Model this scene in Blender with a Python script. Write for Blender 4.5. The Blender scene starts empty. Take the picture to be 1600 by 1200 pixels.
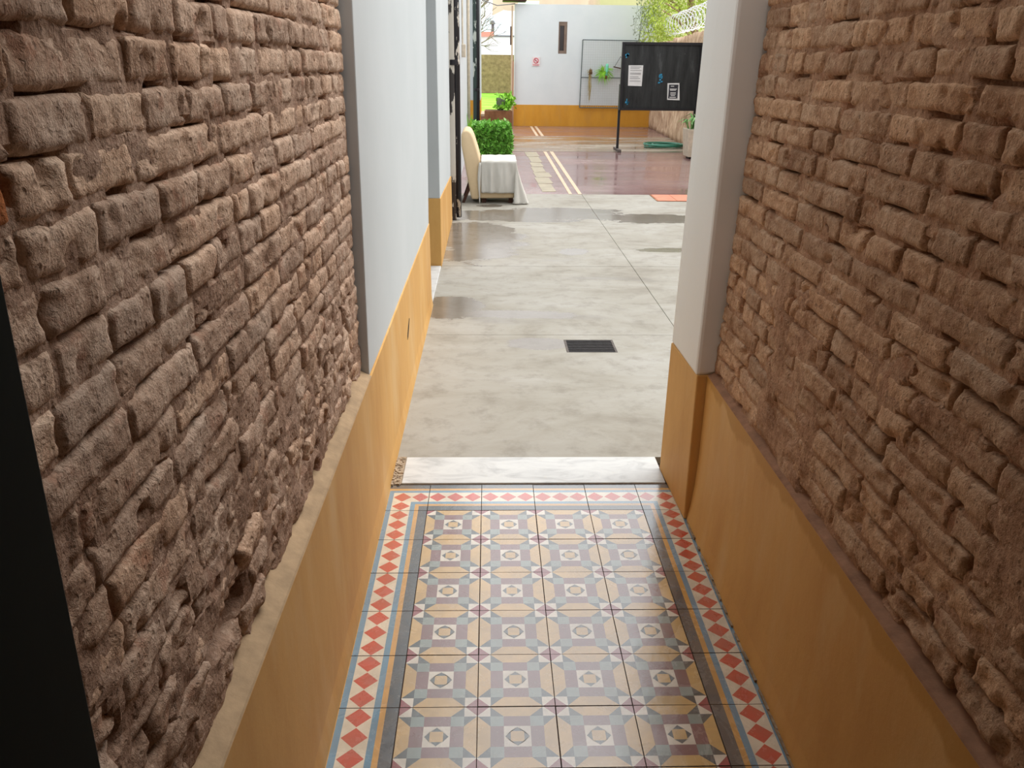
import bpy, bmesh, math, random
from mathutils import Vector, Matrix, noise
random.seed(7)
S = bpy.context.scene
COL = S.collection

# ------------------------------------------------------------------ camera
FPX = 1290.0
YAW, PITCH, ROLL = 0.0288, 0.3702, 0.0108
cy, sy, cp, sp = math.cos(YAW), math.sin(YAW), math.cos(PITCH), math.sin(PITCH)
fwd = Vector((sy*cp, cy*cp, -sp)); rgt = Vector((cy, -sy, 0)); upv = rgt.cross(fwd)
c_, s_ = math.cos(ROLL), math.sin(ROLL)
rr, uu = c_*rgt + s_*upv, -s_*rgt + c_*upv
cd = bpy.data.cameras.new('camera'); cam = bpy.data.objects.new('camera', cd); COL.objects.link(cam)
cd.sensor_width = 36; cd.lens = FPX/1600*36; cd.clip_start = 0.02; cd.clip_end = 400
cam.matrix_world = Matrix(((rr.x, uu.x, -fwd.x, .231), (rr.y, uu.y, -fwd.y, -2.6764), (rr.z, uu.z, -fwd.z, 1.5394), (0, 0, 0, 1)))
S.camera = cam
# ------------------------------------------------------------------ sky (even overcast) and exposure
W = bpy.data.worlds.new('overcast'); S.world = W; W.use_nodes = True
bg = W.node_tree.nodes['Background']
bg.inputs[0].default_value = (0.97, 0.985, 1.0, 1); bg.inputs[1].default_value = 1.0
# hazy sun behind thin cloud, high on the right and a little ahead
sd = bpy.data.lights.new('hazy_sun', 'SUN'); sd.energy = 1.5; sd.angle = math.radians(50); sd.color = (1.0, .97, .93)
sun = bpy.data.objects.new('hazy_sun', sd); COL.objects.link(sun)
sun.rotation_euler = Vector((.44, .30, .85)).to_track_quat('Z', 'Y').to_euler(); sun.location = (6, 6, 9)
S.view_settings.view_transform = 'Standard'; S.view_settings.look = 'None'
S.view_settings.exposure = 0.88; S.view_settings.gamma = 1; S.view_settings.use_curve_mapping = False
ROOF_END = -1.38        # unseen passage roof stops here; gap beyond added to let in sky light
CEIL = 2.7  # unseen tops of the passage walls kept low to admit more sky light

# ------------------------------------------------------------------ node helpers
def srgb(r, g, b):
    f = lambda c: (c/255/12.92) if c/255 <= .04045 else ((c/255+.055)/1.055)**2.4
    return (f(r), f(g), f(b), 1)
class NT:
    def __init__(s, name):
        s.m = bpy.data.materials.new(name); s.m.use_nodes = True
        s.t = s.m.node_tree; s.b = s.t.nodes['Principled BSDF']; s.geo = None
    def n(s, typ, **kw):
        o = s.t.nodes.new(typ)
        for k, v in kw.items(): setattr(o, k, v)
        return o
    def l(s, a, b): s.t.links.new(a, b)
    def pos(s):
        if not s.geo: s.geo = s.n('ShaderNodeNewGeometry')
        return s.geo.outputs['Position']
    def noise(s, scale, detail=4, rough=.6, vec=None, stretch=None, dist=0):
        o = s.n('ShaderNodeTexNoise'); o.inputs['Scale'].default_value = scale
        o.inputs['Detail'].default_value = detail; o.inputs['Roughness'].default_value = rough
        o.inputs['Distortion'].default_value = dist
        v = vec or s.pos()
        if stretch:
            mp = s.n('ShaderNodeMapping'); mp.inputs['Scale'].default_value = stretch; s.l(v, mp.inputs[0]); v = mp.outputs[0]
        s.l(v, o.inputs['Vector']); return o.outputs['Fac']
    def ramp(s, fac, stops, interp='LINEAR'):
        o = s.n('ShaderNodeValToRGB'); cr = o.color_ramp; cr.interpolation = interp
        while len(cr.elements) < len(stops): cr.elements.new(.5)
        for e, (p, c) in zip(cr.elements, stops):
            e.position = p; e.color = c if hasattr(c, '__len__') else (c, c, c, 1)
        s.l(fac, o.inputs[0]); return o.outputs[0]
    def mix(s, fac, a, b, mode='MIX'):
        o = s.n('ShaderNodeMix', data_type='RGBA', blend_type=mode)
        for sock, v in ((o.inputs[0], fac), (o.inputs[6], a), (o.inputs[7], b)):
            if isinstance(v, bpy.types.NodeSocket): s.l(v, sock)
            else: sock.default_value = v
        return o.outputs[2]
    def math(s, op, a, b=0.0, clamp=False):
        o = s.n('ShaderNodeMath', operation=op); o.use_clamp = clamp
        for sock, v in ((o.inputs[0], a), (o.inputs[1], b)):
            if isinstance(v, bpy.types.NodeSocket): s.l(v, sock)
            else: sock.default_value = v
        return o.outputs[0]
    def bump(s, h, strength=.5, dist=.005, prev=None):
        o = s.n('ShaderNodeBump'); o.inputs['Strength'].default_value = strength; o.inputs['Distance'].default_value = dist
        s.l(h, o.inputs['Height'])
        if prev: s.l(prev, o.inputs['Normal'])
        return o.outputs[0]
    def set(s, **kw):
        nm = {'color': 'Base Color', 'rough': 'Roughness', 'metal': 'Metallic', 'spec': 'Specular IOR Level', 'normal': 'Normal', 'alpha': 'Alpha'}
        for k, v in kw.items():
            i = s.b.inputs[nm[k]]
            if isinstance(v, bpy.types.NodeSocket): s.l(v, i)
            else: i.default_value = v
        return s.m
def plain(name, col, rough=.7, var=.12, scale=12, bump=.15, bd=.003, bscale=60, metal=0, spec=.3):
    t = NT(name); f = t.noise(scale, 5)
    d = tuple(c*(1-var*1.6) for c in col[:3]) + (1,); l = tuple(min(1, c*(1+var)) for c in col[:3]) + (1,)
    t.set(color=t.ramp(f, [(.3, d), (.7, l)]), rough=rough, metal=metal, spec=spec)
    if bump: t.set(normal=t.bump(t.noise(bscale, 5), bump, bd))
    return t.m

M = {}
def mk_brick(name, base, dark, pale, red, redamt):
    t = NT(name)
    oi = t.n('ShaderNodeObjectInfo').outputs['Random']
    f1 = t.noise(7, 6, .65); f2 = t.noise(45, 6, .7); f3 = t.noise(2.2, 3); f4 = t.noise(160, 3, .7)
    c = t.ramp(f1, [(.3, dark), (.5, base), (.68, pale)])
    c = t.mix(t.ramp(f2, [(.35, .55), (.6, 0)]), c, dark)
    c = t.mix(t.ramp(f2, [(.55, 0), (.75, .55)]), c, pale)
    c = t.mix(t.math('MULTIPLY', t.ramp(t.noise(16, 3), [(.58, 0), (.68, 1)]), redamt), c, red)
    c = t.mix(t.ramp(t.noise(130, 6, .75), [(.33, .85), (.44, 0)]), c, tuple(x*.38 for x in dark[:3])+(1,))
    c = t.mix(t.ramp(t.noise(120, 3, .65), [(.56, 0), (.68, .5)]), c, tuple(min(1, x*1.12) for x in pale[:3])+(1,))
    tint = t.ramp(oi, [(0, (.80, .78, .78, 1)), (.5, (1, .98, .97, 1)), (1, (1.12, 1.06, 1.0, 1))])
    c = t.mix(1.0, c, tint, 'MULTIPLY')
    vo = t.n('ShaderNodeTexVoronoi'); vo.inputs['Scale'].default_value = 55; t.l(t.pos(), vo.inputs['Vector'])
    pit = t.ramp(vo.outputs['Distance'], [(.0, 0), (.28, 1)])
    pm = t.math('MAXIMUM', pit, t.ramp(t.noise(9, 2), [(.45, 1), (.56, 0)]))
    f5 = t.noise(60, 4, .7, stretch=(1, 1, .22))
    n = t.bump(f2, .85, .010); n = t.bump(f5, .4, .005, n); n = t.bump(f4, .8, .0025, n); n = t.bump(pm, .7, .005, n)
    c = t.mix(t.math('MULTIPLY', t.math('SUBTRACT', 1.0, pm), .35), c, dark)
    t.set(color=c, rough=.95, spec=.12, normal=n); return t.m
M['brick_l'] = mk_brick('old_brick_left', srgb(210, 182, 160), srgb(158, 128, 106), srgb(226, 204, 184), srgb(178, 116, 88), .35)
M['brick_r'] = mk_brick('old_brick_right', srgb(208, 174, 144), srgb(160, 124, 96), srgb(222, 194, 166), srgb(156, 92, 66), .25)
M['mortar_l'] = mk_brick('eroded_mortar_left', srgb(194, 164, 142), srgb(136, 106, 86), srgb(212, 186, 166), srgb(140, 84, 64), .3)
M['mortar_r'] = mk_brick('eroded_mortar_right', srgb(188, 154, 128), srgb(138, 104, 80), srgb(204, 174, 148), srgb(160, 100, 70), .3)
M['brick_rust'] = mk_brick('raw_orange_brick', srgb(178, 116, 72), srgb(140, 82, 50), srgb(190, 134, 92), srgb(170, 94, 52), .4)

def mk_dado(name, a, b, stain, sc=1.0):
    t = NT(name)
    f = t.noise(3.2, 6, .65, stretch=(1, 1, .3)); g = t.noise(22, 5, .65)
    c = t.ramp(f, [(.3, b), (.65, a)])
    c = t.mix(t.ramp(t.noise(5, 4, .6, stretch=(1, 1, .3)), [(.5, 0), (.7, .7)]), c, stain)
    c = t.mix(t.ramp(g, [(.62, 0), (.75, .12)]), c, srgb(225, 195, 140))
    t.set(color=c, rough=.6, spec=.25, normal=t.bump(g, .25, .004)); return t.m
M['dado'] = mk_dado('ochre_paint', srgb(214, 168, 100), srgb(196, 146, 80), srgb(214, 178, 124))
def mk_dado_r():
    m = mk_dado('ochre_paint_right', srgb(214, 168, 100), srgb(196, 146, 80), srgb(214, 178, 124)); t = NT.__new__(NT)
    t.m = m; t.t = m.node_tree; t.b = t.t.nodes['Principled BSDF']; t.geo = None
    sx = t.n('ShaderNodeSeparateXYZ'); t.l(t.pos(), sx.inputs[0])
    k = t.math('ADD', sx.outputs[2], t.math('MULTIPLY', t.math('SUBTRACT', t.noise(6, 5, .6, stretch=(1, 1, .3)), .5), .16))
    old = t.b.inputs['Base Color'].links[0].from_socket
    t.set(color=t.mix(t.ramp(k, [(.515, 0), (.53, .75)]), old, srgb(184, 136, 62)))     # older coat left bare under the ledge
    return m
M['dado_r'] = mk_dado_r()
M['dado_far'] = mk_dado('ochre_paint_yard', srgb(216, 158, 60), srgb(202, 142, 48), srgb(198, 146, 70))
def mk_white(name, a, b):
    t = NT(name); f = t.noise(1.4, 5, .6); g = t.noise(30, 4)
    t.set(color=t.ramp(f, [(.3, b), (.7, a)]), rough=.75, spec=.2, normal=t.bump(g, .12, .004)); return t.m
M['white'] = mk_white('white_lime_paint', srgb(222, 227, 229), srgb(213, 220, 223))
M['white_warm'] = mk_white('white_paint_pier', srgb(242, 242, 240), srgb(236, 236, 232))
M['white_left'] = mk_white('white_paint_left_dimmed', srgb(196, 201, 203), srgb(189, 195, 197))  # same white paint, colour darkened to offset the sun on the left walls
M['ceiling'] = mk_white('ceiling_paint', srgb(214, 206, 192), srgb(200, 190, 174))
M['ledge'] = plain('tan_cement_ledge', srgb(178, 152, 120), .85, .15, 18, .5, .004, 50)
M['ledge_red'] = plain('reddish_cement_ledge', srgb(158, 118, 92), .9, .2, 20, .6, .004, 50)
M['dust'] = plain('grey_mortar_debris', srgb(168, 150, 128), .95, .25, 45, .9, .008, 60)
M['grout'] = plain('dark_grout', srgb(70, 55, 46), .95, .2, 30, .4)

# concrete yard with wet patches (stain shapes placed where the water stands)
def mk_concrete():
    t = NT('yard_concrete')
    p = t.pos(); sx = t.n('ShaderNodeSeparateXYZ'); t.l(p, sx.inputs[0]); X, Y = sx.outputs[0], sx.outputs[1]
    f = t.noise(1.7, 8, .68, stretch=(.7, 1.2, 1), dist=.5); g = t.noise(7, 7, .7); h = t.noise(70, 4)
    c = t.ramp(f, [(.3, srgb(128, 121, 109)), (.45, srgb(147, 142, 131)), (.58, srgb(156, 152, 143)), (.72, srgb(163, 160, 153))])
    c = t.mix(t.ramp(g, [(.34, .45), (.5, 0)]), c, srgb(112, 105, 94))
    # wet blob: noisy ellipses
    wob = t.math('MULTIPLY', t.math('SUBTRACT', t.noise(2.6, 7, .68, stretch=(.8, 1.3, 1)), .5), 3.4)
    def blob(cx, cyy, rx, ry, soft=.35):
        ax = t.math('DIVIDE', t.math('SUBTRACT', X, cx), rx); ay = t.math('DIVIDE', t.math('SUBTRACT', Y, cyy), ry)
        d = t.math('ADD', t.math('ADD', t.math('POWER', t.math('ABSOLUTE', ax), 2.0), t.math('POWER', t.math('ABSOLUTE', ay), 2.0)), wob)
        return t.ramp(d, [(.75, 1), (.75+soft, 0)])
    wet = blob(.12, 5.0, .45, 1.05)
    for b in ((.55, 6.35, 1.1, .42), (1.0, 6.6, .8, .3), (.0, 2.75, .22, .28), (.42, 2.55, .5, .10), (2.1, 6.2, .9, .3), (.98, 4.5, .14, .16), (.5, 1.95, .18, .12), (1.9, 4.6, .4, .1), (.25, 7.0, .16, .1)):
        wet = t.math('MAXIMUM', wet, blob(*b))
    streak = t.ramp(t.noise(1.5, 5, .6, stretch=(.5, 2.2, 1), dist=.6), [(.60, 0), (.66, .6)])
    streak = t.math('MULTIPLY', streak, t.ramp(t.math('DIVIDE', Y, 10.0), [(.17, 0), (.24, 1)]))
    wet = t.math('MAXIMUM', wet, streak)
    c = t.mix(t.math('MULTIPLY', wet, .58), c, srgb(92, 80, 69))
    ro = t.ramp(wet, [(0, .62), (1, .16)])
    t.set(color=c, rough=ro, spec=.35, normal=t.bump(h, .10, .002, t.bump(g, .05, .01))); return t.m
M['concrete'] = mk_concrete()
def mk_redpave():
    t = NT('wet_red_paving'); g = t.noise(1.2, 5, .6, stretch=(.5, .8, 1)); h = t.noise(26, 5)
    c = t.ramp(g, [(.32, srgb(126, 94, 92)), (.55, srgb(138, 110, 108)), (.72, srgb(150, 128, 124))])
    c = t.mix(t.ramp(h, [(.55, 0), (.75, .3)]), c, srgb(160, 134, 124))
    # tile joints
    bk = t.n('ShaderNodeTexBrick'); bk.offset = 0; bk.inputs['Scale'].default_value = 1
    bk.inputs['Brick Width'].default_value = .25; bk.inputs['Row Height'].default_value = .25; bk.inputs['Mortar Size'].default_value = .006
    t.l(t.pos(), bk.inputs['Vector'])
    c = t.mix(t.math('MULTIPLY', bk.outputs['Fac'], .15), c, srgb(104, 80, 72))
    ro = t.ramp(t.noise(1.1, 5, .6, stretch=(.45, .9, 1)), [(.40, .06), (.66, .30)])
    t.set(color=c, rough=ro, spec=.55, normal=t.bump(h, .05, .002)); return t.m
M['redpave'] = mk_redpave()
def mk_wetband():
    t = NT('wet_cement_band'); g = t.noise(1.2, 5, .6, stretch=(.5, 1.6, 1))
    c = t.ramp(g, [(.3, srgb(126, 110, 94)), (.55, srgb(148, 134, 118)), (.7, srgb(164, 152, 138))])
    t.set(color=c, rough=t.ramp(g, [(.4, .06), (.62, .35)]), spec=.5, normal=t.bump(t.noise(30, 4), .04, .002)); return t.m
M['wetband'] = mk_wetband()
def mk_marble():
    t = NT('white_marble'); f = t.noise(9, 7, .65, stretch=(.6, 1.6, 1), dist=1.2)
    c = t.ramp(f, [(.34, srgb(176, 177, 176)), (.48, srgb(196, 197, 196)), (.6, srgb(204, 205, 203))])
    c = t.mix(t.ramp(t.noise(26, 4), [(.62, 0), (.74, .25)]), c, srgb(190, 182, 166))
    t.set(color=c, rough=.32, spec=.4, normal=t.bump(t.noise(60, 4), .05, .002)); return t.m
M['marble'] = mk_marble()
def mk_tile():
    t = NT('encaustic_cement_tile')
    a = t.n('ShaderNodeVertexColor', layer_name='Col').outputs[0]
    g = t.noise(14, 5, .6); h = t.noise(90, 4, .65); oi = t.n('ShaderNodeObjectInfo').outputs['Random']
    c = t.mix(t.ramp(g, [(.4, .22), (.6, 0)]), a, srgb(120, 108, 94))
    c = t.mix(t.ramp(h, [(.6, 0), (.75, .18)]), c, srgb(214, 200, 178))
    c = t.mix(1.0, c, t.ramp(oi, [(0, (.92, .92, .92, 1)), (1, (1.05, 1.04, 1.02, 1))]), 'MULTIPLY')
    sm = t.noise(6, 6, .7, dist=1.6)
    ro = t.math('ADD', t.ramp(sm, [(.38, .10), (.62, .30)]), t.math('MULTIPLY', h, .08))
    t.b.inputs['Coat IOR'].default_value = 2.0
    t.b.inputs['Coat Weight'].default_value = 1.0; t.b.inputs['Coat Roughness'].default_value = .10
    t.l(t.bump(t.noise(11, 7, .75, dist=2.2), .10, .006), t.b.inputs['Coat Normal'])
    t.set(color=c, rough=ro, spec=.6, normal=t.bump(h, .04, .0012, t.bump(sm, .05, .004))); return t.m
M['tile'] = mk_tile()

def mk_peel(name, dark, pale, sc, thr):
    t = NT(name); f = t.noise(sc, 5, .65, stretch=(1, 1, .35))
    m = t.ramp(f, [(thr, 0), (thr+.02, 1)])
    t.set(color=t.mix(m, dark, pale), rough=t.ramp(m, [(0, .35), (1, .8)]), spec=.4, normal=t.bump(m, .4, .004)); return t.m
M['peel_black'] = mk_peel('peeling_black_paint', srgb(34, 30, 34), srgb(206, 196, 184), 9, .60)
M['peel_pale'] = mk_peel('peeling_pale_paint', srgb(62, 56, 54), srgb(208, 200, 188), 6, .46)
M['peel_green'] = mk_peel('peeling_dark_green_paint', srgb(46, 62, 58), srgb(180, 186, 178), 6, .58)
M['door_green'] = plain('dark_green_enamel', srgb(9, 17, 13), .7, .1, 6, .08, .003, 30, spec=.12)
M['iron'] = plain('dark_iron', srgb(58, 54, 54), .55, .2, 30, .3, metal=.6)
M['iron_frame'] = plain('grey_iron_frame', srgb(92, 84, 80), .7, .2, 30, .3)
M['pit'] = plain('dark_drain_pit', srgb(26, 22, 22), .9, .2, 30, .3)
M['cream'] = plain('cream_upholstery', srgb(214, 190, 154), .8, .05, 5, .15, .003, 120)
M['cloth'] = plain('white_cotton_throw', srgb(200, 197, 190), .85, .03, 6, .12, .002, 200)
M['dark_wood'] = plain('dark_brown_wood', srgb(70, 42, 30), .7, .2, 20)  # dark brown wood of chair legs, shelf, lamp and canopy
M['board'] = None
def mk_board():
    t = NT('black_notice_board_paint'); f = t.noise(6, 6, .65, stretch=(1.6, 1, .25)); g = t.noise(40, 4, .6)
    c = t.ramp(f, [(.35, srgb(30, 31, 31)), (.62, srgb(52, 54, 54)), (.78, srgb(84, 86, 86))])
    c = t.mix(t.ramp(g, [(.70, 0), (.73, .6)]), c, srgb(190, 186, 178))
    t.set(color=c, rough=.6, spec=.25); return t.m
M['board'] = mk_board()
M['black'] = plain('black_steel_paint', srgb(34, 33, 36), .5, .15, 20, .1)
M['paper'] = plain('white_paper', srgb(216, 216, 214), .8, .04, 14, .1)
M['ink'] = plain('grey_print', srgb(120, 120, 122), .8, .1, 20, 0)
M['ink_dark'] = plain('dark_print', srgb(60, 60, 66), .8, .2, 30, 0)
M['blue'] = plain('turquoise_paint_mark', srgb(52, 140, 178), .6, .15, 40, 0)
M['sign_white'] = plain('pale_sign_plate', srgb(226, 214, 214), .5, .03, 10, 0)
M['sign_red'] = plain('sign_red', srgb(206, 96, 110), .5, .05, 10, 0)
M['wire'] = plain('pale_mesh_wire', srgb(196, 200, 200), .5, .05, 10, 0)
M['razor'] = plain('galvanised_wire', srgb(224, 228, 228), .4, .05, 10, 0, metal=.3)
M['grid_frame'] = plain('grey_green_steel', srgb(92, 104, 104), .5, .1, 10, 0)
M['leaf_hedge'] = plain('hedge_leaf', srgb(132, 194, 84), .35, .4, 16, 0, spec=.4)
M['leaf_bright'] = plain('bright_leaf', srgb(140, 200, 60), .5, .25, 10, 0, spec=.3)
M['leaf_tree'] = plain('yellow_green_leaf', srgb(186, 206, 84), .5, .25, 3, 0, spec=.3)
M['leaf_grey'] = plain('grey_green_leaf', srgb(140, 150, 128), .6, .3, 5, 0, spec=.3)
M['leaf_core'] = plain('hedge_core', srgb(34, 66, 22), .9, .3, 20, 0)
M['soil'] = plain('brown_fibre', srgb(112, 84, 58), .95, .3, 30, .5)
M['dry'] = plain('dry_stem', srgb(168, 150, 96), .9, .2, 20, 0)
M['teal_cup'] = plain('mint_plastic', srgb(120, 210, 176), .4, .05, 10, 0)
M['bark'] = plain('pale_bark', srgb(170, 140, 112), .9, .2, 12, .3)
M['twig'] = plain('grey_twig', srgb(150, 132, 124), .9, .15, 12, 0)
M['rust'] = None
def mk_rust():
    t = NT('rusty_brown_panel'); f = t.noise(5, 6, .65, stretch=(1, 1, .4))
    t.set(color=t.ramp(f, [(.3, srgb(112, 70, 48)), (.55, srgb(150, 102, 74)), (.7, srgb(172, 128, 98))]), rough=.8, spec=.2, normal=t.bump(f, .2, .005)); return t.m
M['rust'] = mk_rust()
M['hose'] = plain('green_rubber_hose', srgb(54, 132, 108), .4, .1, 20, 0, spec=.5)
M['planter'] = plain('pale_concrete_pot', srgb(208, 196, 176), .85, .12, 14, .4)
M['pot_grey'] = plain('mossy_grey_pot', srgb(120, 124, 104), .9, .25, 18, .4)
M['orange'] = plain('orange_tile', srgb(206, 128, 100), .6, .12, 10, .2)
M['stripe'] = plain('cream_stone_strip', srgb(200, 176, 148), .5, .08, 8, .1)
M['pale_paver'] = plain('pale_stone_paver', srgb(158, 147, 124), .45, .14, 6, .2)
def mk_stone():
    t = NT('rough_stone_wall'); f = t.noise(5, 6, .68, stretch=(1, 1, .5), dist=.8); g = t.noise(30, 5)
    c = t.ramp(f, [(.3, srgb(140, 108, 88)), (.5, srgb(196, 166, 138)), (.68, srgb(220, 196, 168))])
    t.set(color=c, rough=.9, spec=.15, normal=t.bump(f, .8, .03, t.bump(g, .4, .006))); return t.m
M['stone'] = mk_stone()
M['winframe'] = plain('brown_window_frame', srgb(128, 110, 98), .6, .1, 10, .1)
M['glass'] = plain('dark_window_glass', srgb(62, 50, 48), .12, .1, 6, 0, spec=.5)
def mk_grass():
    t = NT('lawn_grass'); f = t.noise(.8, 6, .7); g = t.noise(14, 5, .7)
    c = t.ramp(f, [(.3, srgb(120, 190, 52)), (.6, srgb(160, 226, 84))])
    t.set(color=c, rough=.9, spec=.1, normal=t.bump(g, .6, .03)); return t.m
M['grass'] = mk_grass()
M['far_brick'] = plain('far_tan_brick', srgb(168, 138, 112), .9, .25, 5, .3, .02, 8)
M['far_white'] = plain('far_white_wall', srgb(238, 244, 246), .8, .03, 1, 0)
M['far_blue'] = plain('far_pale_blue_wall', srgb(222, 238, 246), .8, .05, .6, 0)
M['far_tan'] = plain('far_tan_render', srgb(206, 186, 158), .8, .08, .5, 0)
M['far_brown'] = plain('far_brown_render', srgb(176, 130, 110), .8, .12, .6, 0)
M['roof_red'] = plain('red_clay_roof', srgb(186, 112, 92), .8, .1, 3, 0)
M['interior'] = plain('dim_interior', srgb(120, 110, 98), .9, .1, 3, 0)

# ------------------------------------------------------------------ object helpers
def link(o, parent=None, label=None, cat=None, group=None, kind=None):
    if o.name not in COL.objects: COL.objects.link(o)
    if parent: o.parent = parent
    if label: o['label'] = label
    if cat: o['category'] = cat
    if group: o['group'] = group
    if kind: o['kind'] = kind
    return o
def empty(name, loc, label, cat, group=None):
    o = bpy.data.objects.new(name, None); o.location = loc; o.empty_display_size = .1
    return link(o, None, label, cat, group)
class B:
    """collects shapes in world coordinates; build() makes ONE mesh object, local to its parent's origin"""
    def __init__(s): s.v = []; s.f = []; s.smooth = False
    def add(s, vs, fs):
        o = len(s.v); s.v += [Vector(v) for v in vs]; s.f += [[i+o for i in f] for f in fs]; return s
    def box(s, x0, x1, y0, y1, z0, z1):
        return s.add([(x0,y0,z0),(x1,y0,z0),(x1,y1,z0),(x0,y1,z0),(x0,y0,z1),(x1,y0,z1),(x1,y1,z1),(x0,y1,z1)],
                     [(3,2,1,0),(4,5,6,7),(0,1,5,4),(1,2,6,5),(2,3,7,6),(3,0,4,7)])
    def hexa(s, pts):   # 8 points, bottom 4 ccw then top 4 ccw
        return s.add(pts, [(3,2,1,0),(4,5,6,7),(0,1,5,4),(1,2,6,5),(2,3,7,6),(3,0,4,7)])
    def tube(s, pts, r, n=8, taper=None):
        pts = [Vector(p) for p in pts]; rings = []
        for i, p in enumerate(pts):
            d = (pts[min(i+1, len(pts)-1)] - pts[max(i-1, 0)]).normalized()
            a = d.cross(Vector((0,0,1)));
            if a.length < .05: a = d.cross(Vector((0,1,0)))
            a.normalize(); b = d.cross(a)
            rad = r if taper is None else r*(1-(1-taper)*i/(len(pts)-1))
            rings.append([p + rad*(a*math.cos(2*math.pi*k/n) + b*math.sin(2*math.pi*k/n)) for k in range(n)])
        vs = [v for rg in rings for v in rg]; fs = []
        for i in range(len(rings)-1):
            for k in range(n): fs.append((i*n+k, i*n+(k+1)%n, (i+1)*n+(k+1)%n, (i+1)*n+k))
        fs.append(tuple(range(n))[::-1]); fs.append(tuple(range((len(rings)-1)*n, len(rings)*n)))
        return s.add(vs, fs)
    def prism(s, poly, axis, a0, a1):   # polygon in the two other axes
        f = {'y': lambda p, a: (p[0], a, p[1]), 'x': lambda p, a: (a, p[0], p[1]), 'z': lambda p, a: (p[0], p[1], a)}[axis]
        n = len(poly)
        return s.add([f(p, a0) for p in poly] + [f(p, a1) for p in poly],
                     [tuple(range(n)), tuple(range(2*n-1, n-1, -1))] + [(i, i+n, (i+1)%n+n, (i+1)%n) for i in range(n)])
    def build(s, name, mat, parent=None, label=None, cat=None, group=None, kind=None, bevel=0, smooth=False, recalc=True, org=None):
        if parent is not None: o0 = parent.matrix_basis.translation.copy(); 
        elif org is not None: o0 = Vector(org)
        else:
            xs = [v.x for v in s.v]; ys = [v.y for v in s.v]; zs = [v.z for v in s.v]
            o0 = Vector(((min(xs)+max(xs))/2, (min(ys)+max(ys))/2, min(zs)))
        if parent is not None and parent.parent is not None: o0 = o0 + parent.parent.matrix_basis.translation
        me = bpy.data.meshes.new(name); me.from_pydata([v-o0 for v in s.v], [], s.f)
        if recalc:
            bm = bmesh.new(); bm.from_mesh(me); bmesh.ops.recalc_face_normals(bm, faces=bm.faces[:])
            bm.to_mesh(me); bm.free()
        me.materials.append(mat)
        if smooth: me.shade_smooth()
        o = bpy.data.objects.new(name, me)
        if parent is None: o.location = o0
        link(o, parent, label, cat, group, kind)
        if bevel:
            m = o.modifiers.new('bevel', 'BEVEL'); m.width = bevel; m.segments = 2; m.limit_method = 'ANGLE'
        return o
def struct(b, name, mat, label=None, parent=None, **kw):
    o = b.build(name, mat, parent, label, **kw)
    if parent is None: o['kind'] = 'structure'
    return o
def fr(p, o=4): return noise.fractal(p, 1.0, 2.0, o)
def sm(x): x = max(0, min(1, x)); return x*x*(3-2*x)

# ------------------------------------------------------------------ floors
floor = struct(B().box(-.45, 1.3, -4.3, .2, -.06, -.004), 'floor', M['grout'], 'tiled passage floor bed between the brick walls')
XL_CLIP, XR_CLIP = -.166, .948
C_OCH, C_PUR, C_GRY, C_DRK = srgb(204,168,108), srgb(130,92,92), srgb(140,152,148), srgb(78,84,86)
C_WHT, C_MAR = srgb(222,214,200), srgb(150,70,76)
B_RED, B_CRM, B_BLU, B_OCH, B_DRK = srgb(196,78,60), srgb(222,210,190), srgb(104,146,172), srgb(206,156,84), srgb(74,80,86)
def clip(poly, x0, x1):
    for sgn, lim in ((1, x0), (-1, -x1)):
        out = []
        for i in range(len(poly)):
            a, b = poly[i], poly[(i+1) % len(poly)]
            da, db = sgn*a[0]-lim, sgn*b[0]-lim
            if da >= 0: out.append(a)
            if (da > 0 > db) or (da < 0 < db):
                k = da/(da-db); out.append((a[0]+(b[0]-a[0])*k, a[1]+(b[1]-a[1])*k))
        poly = out
        if len(poly) < 3: return []
    return poly
def tile_mesh(name, polys, rect, cx, cyy):
    """polys: (colour, 2-d polygon in local coords); rect: outline, becomes the tile's body"""
    vs, fs, cols = [], [], []
    for c, p in polys:
        ar = sum(p[i][0]*p[(i+1)%len(p)][1]-p[(i+1)%len(p)][0]*p[i][1] for i in range(len(p)))
        if ar < 0: p = p[::-1]
        o = len(vs); vs += [(q[0]-cx, q[1]-cyy, 0) for q in p]; fs.append(list(range(o, o+len(p)))); cols.append(c)
    x0, x1, y0, y1 = rect; o = len(vs)
    for z in (0, -.01): vs += [(x0-cx,y0-cyy,z), (x1-cx,y0-cyy,z), (x1-cx,y1-cyy,z), (x0-cx,y1-cyy,z)]
    for i in range(4): fs.append([o+i, o+4+i, o+4+(i+1)%4, o+(i+1)%4][::-1]); cols.append(srgb(110, 84, 66))
    me = bpy.data.meshes.new(name); me.from_pydata(vs, [], fs)
    ca = me.color_attributes.new('Col', 'FLOAT_COLOR', 'CORNER'); k = 0
    for f, c in zip(me.polygons, cols):
        for li in f.loop_indices: ca.data[li].color = c
    me.materials.append(M['tile']); return me
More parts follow.
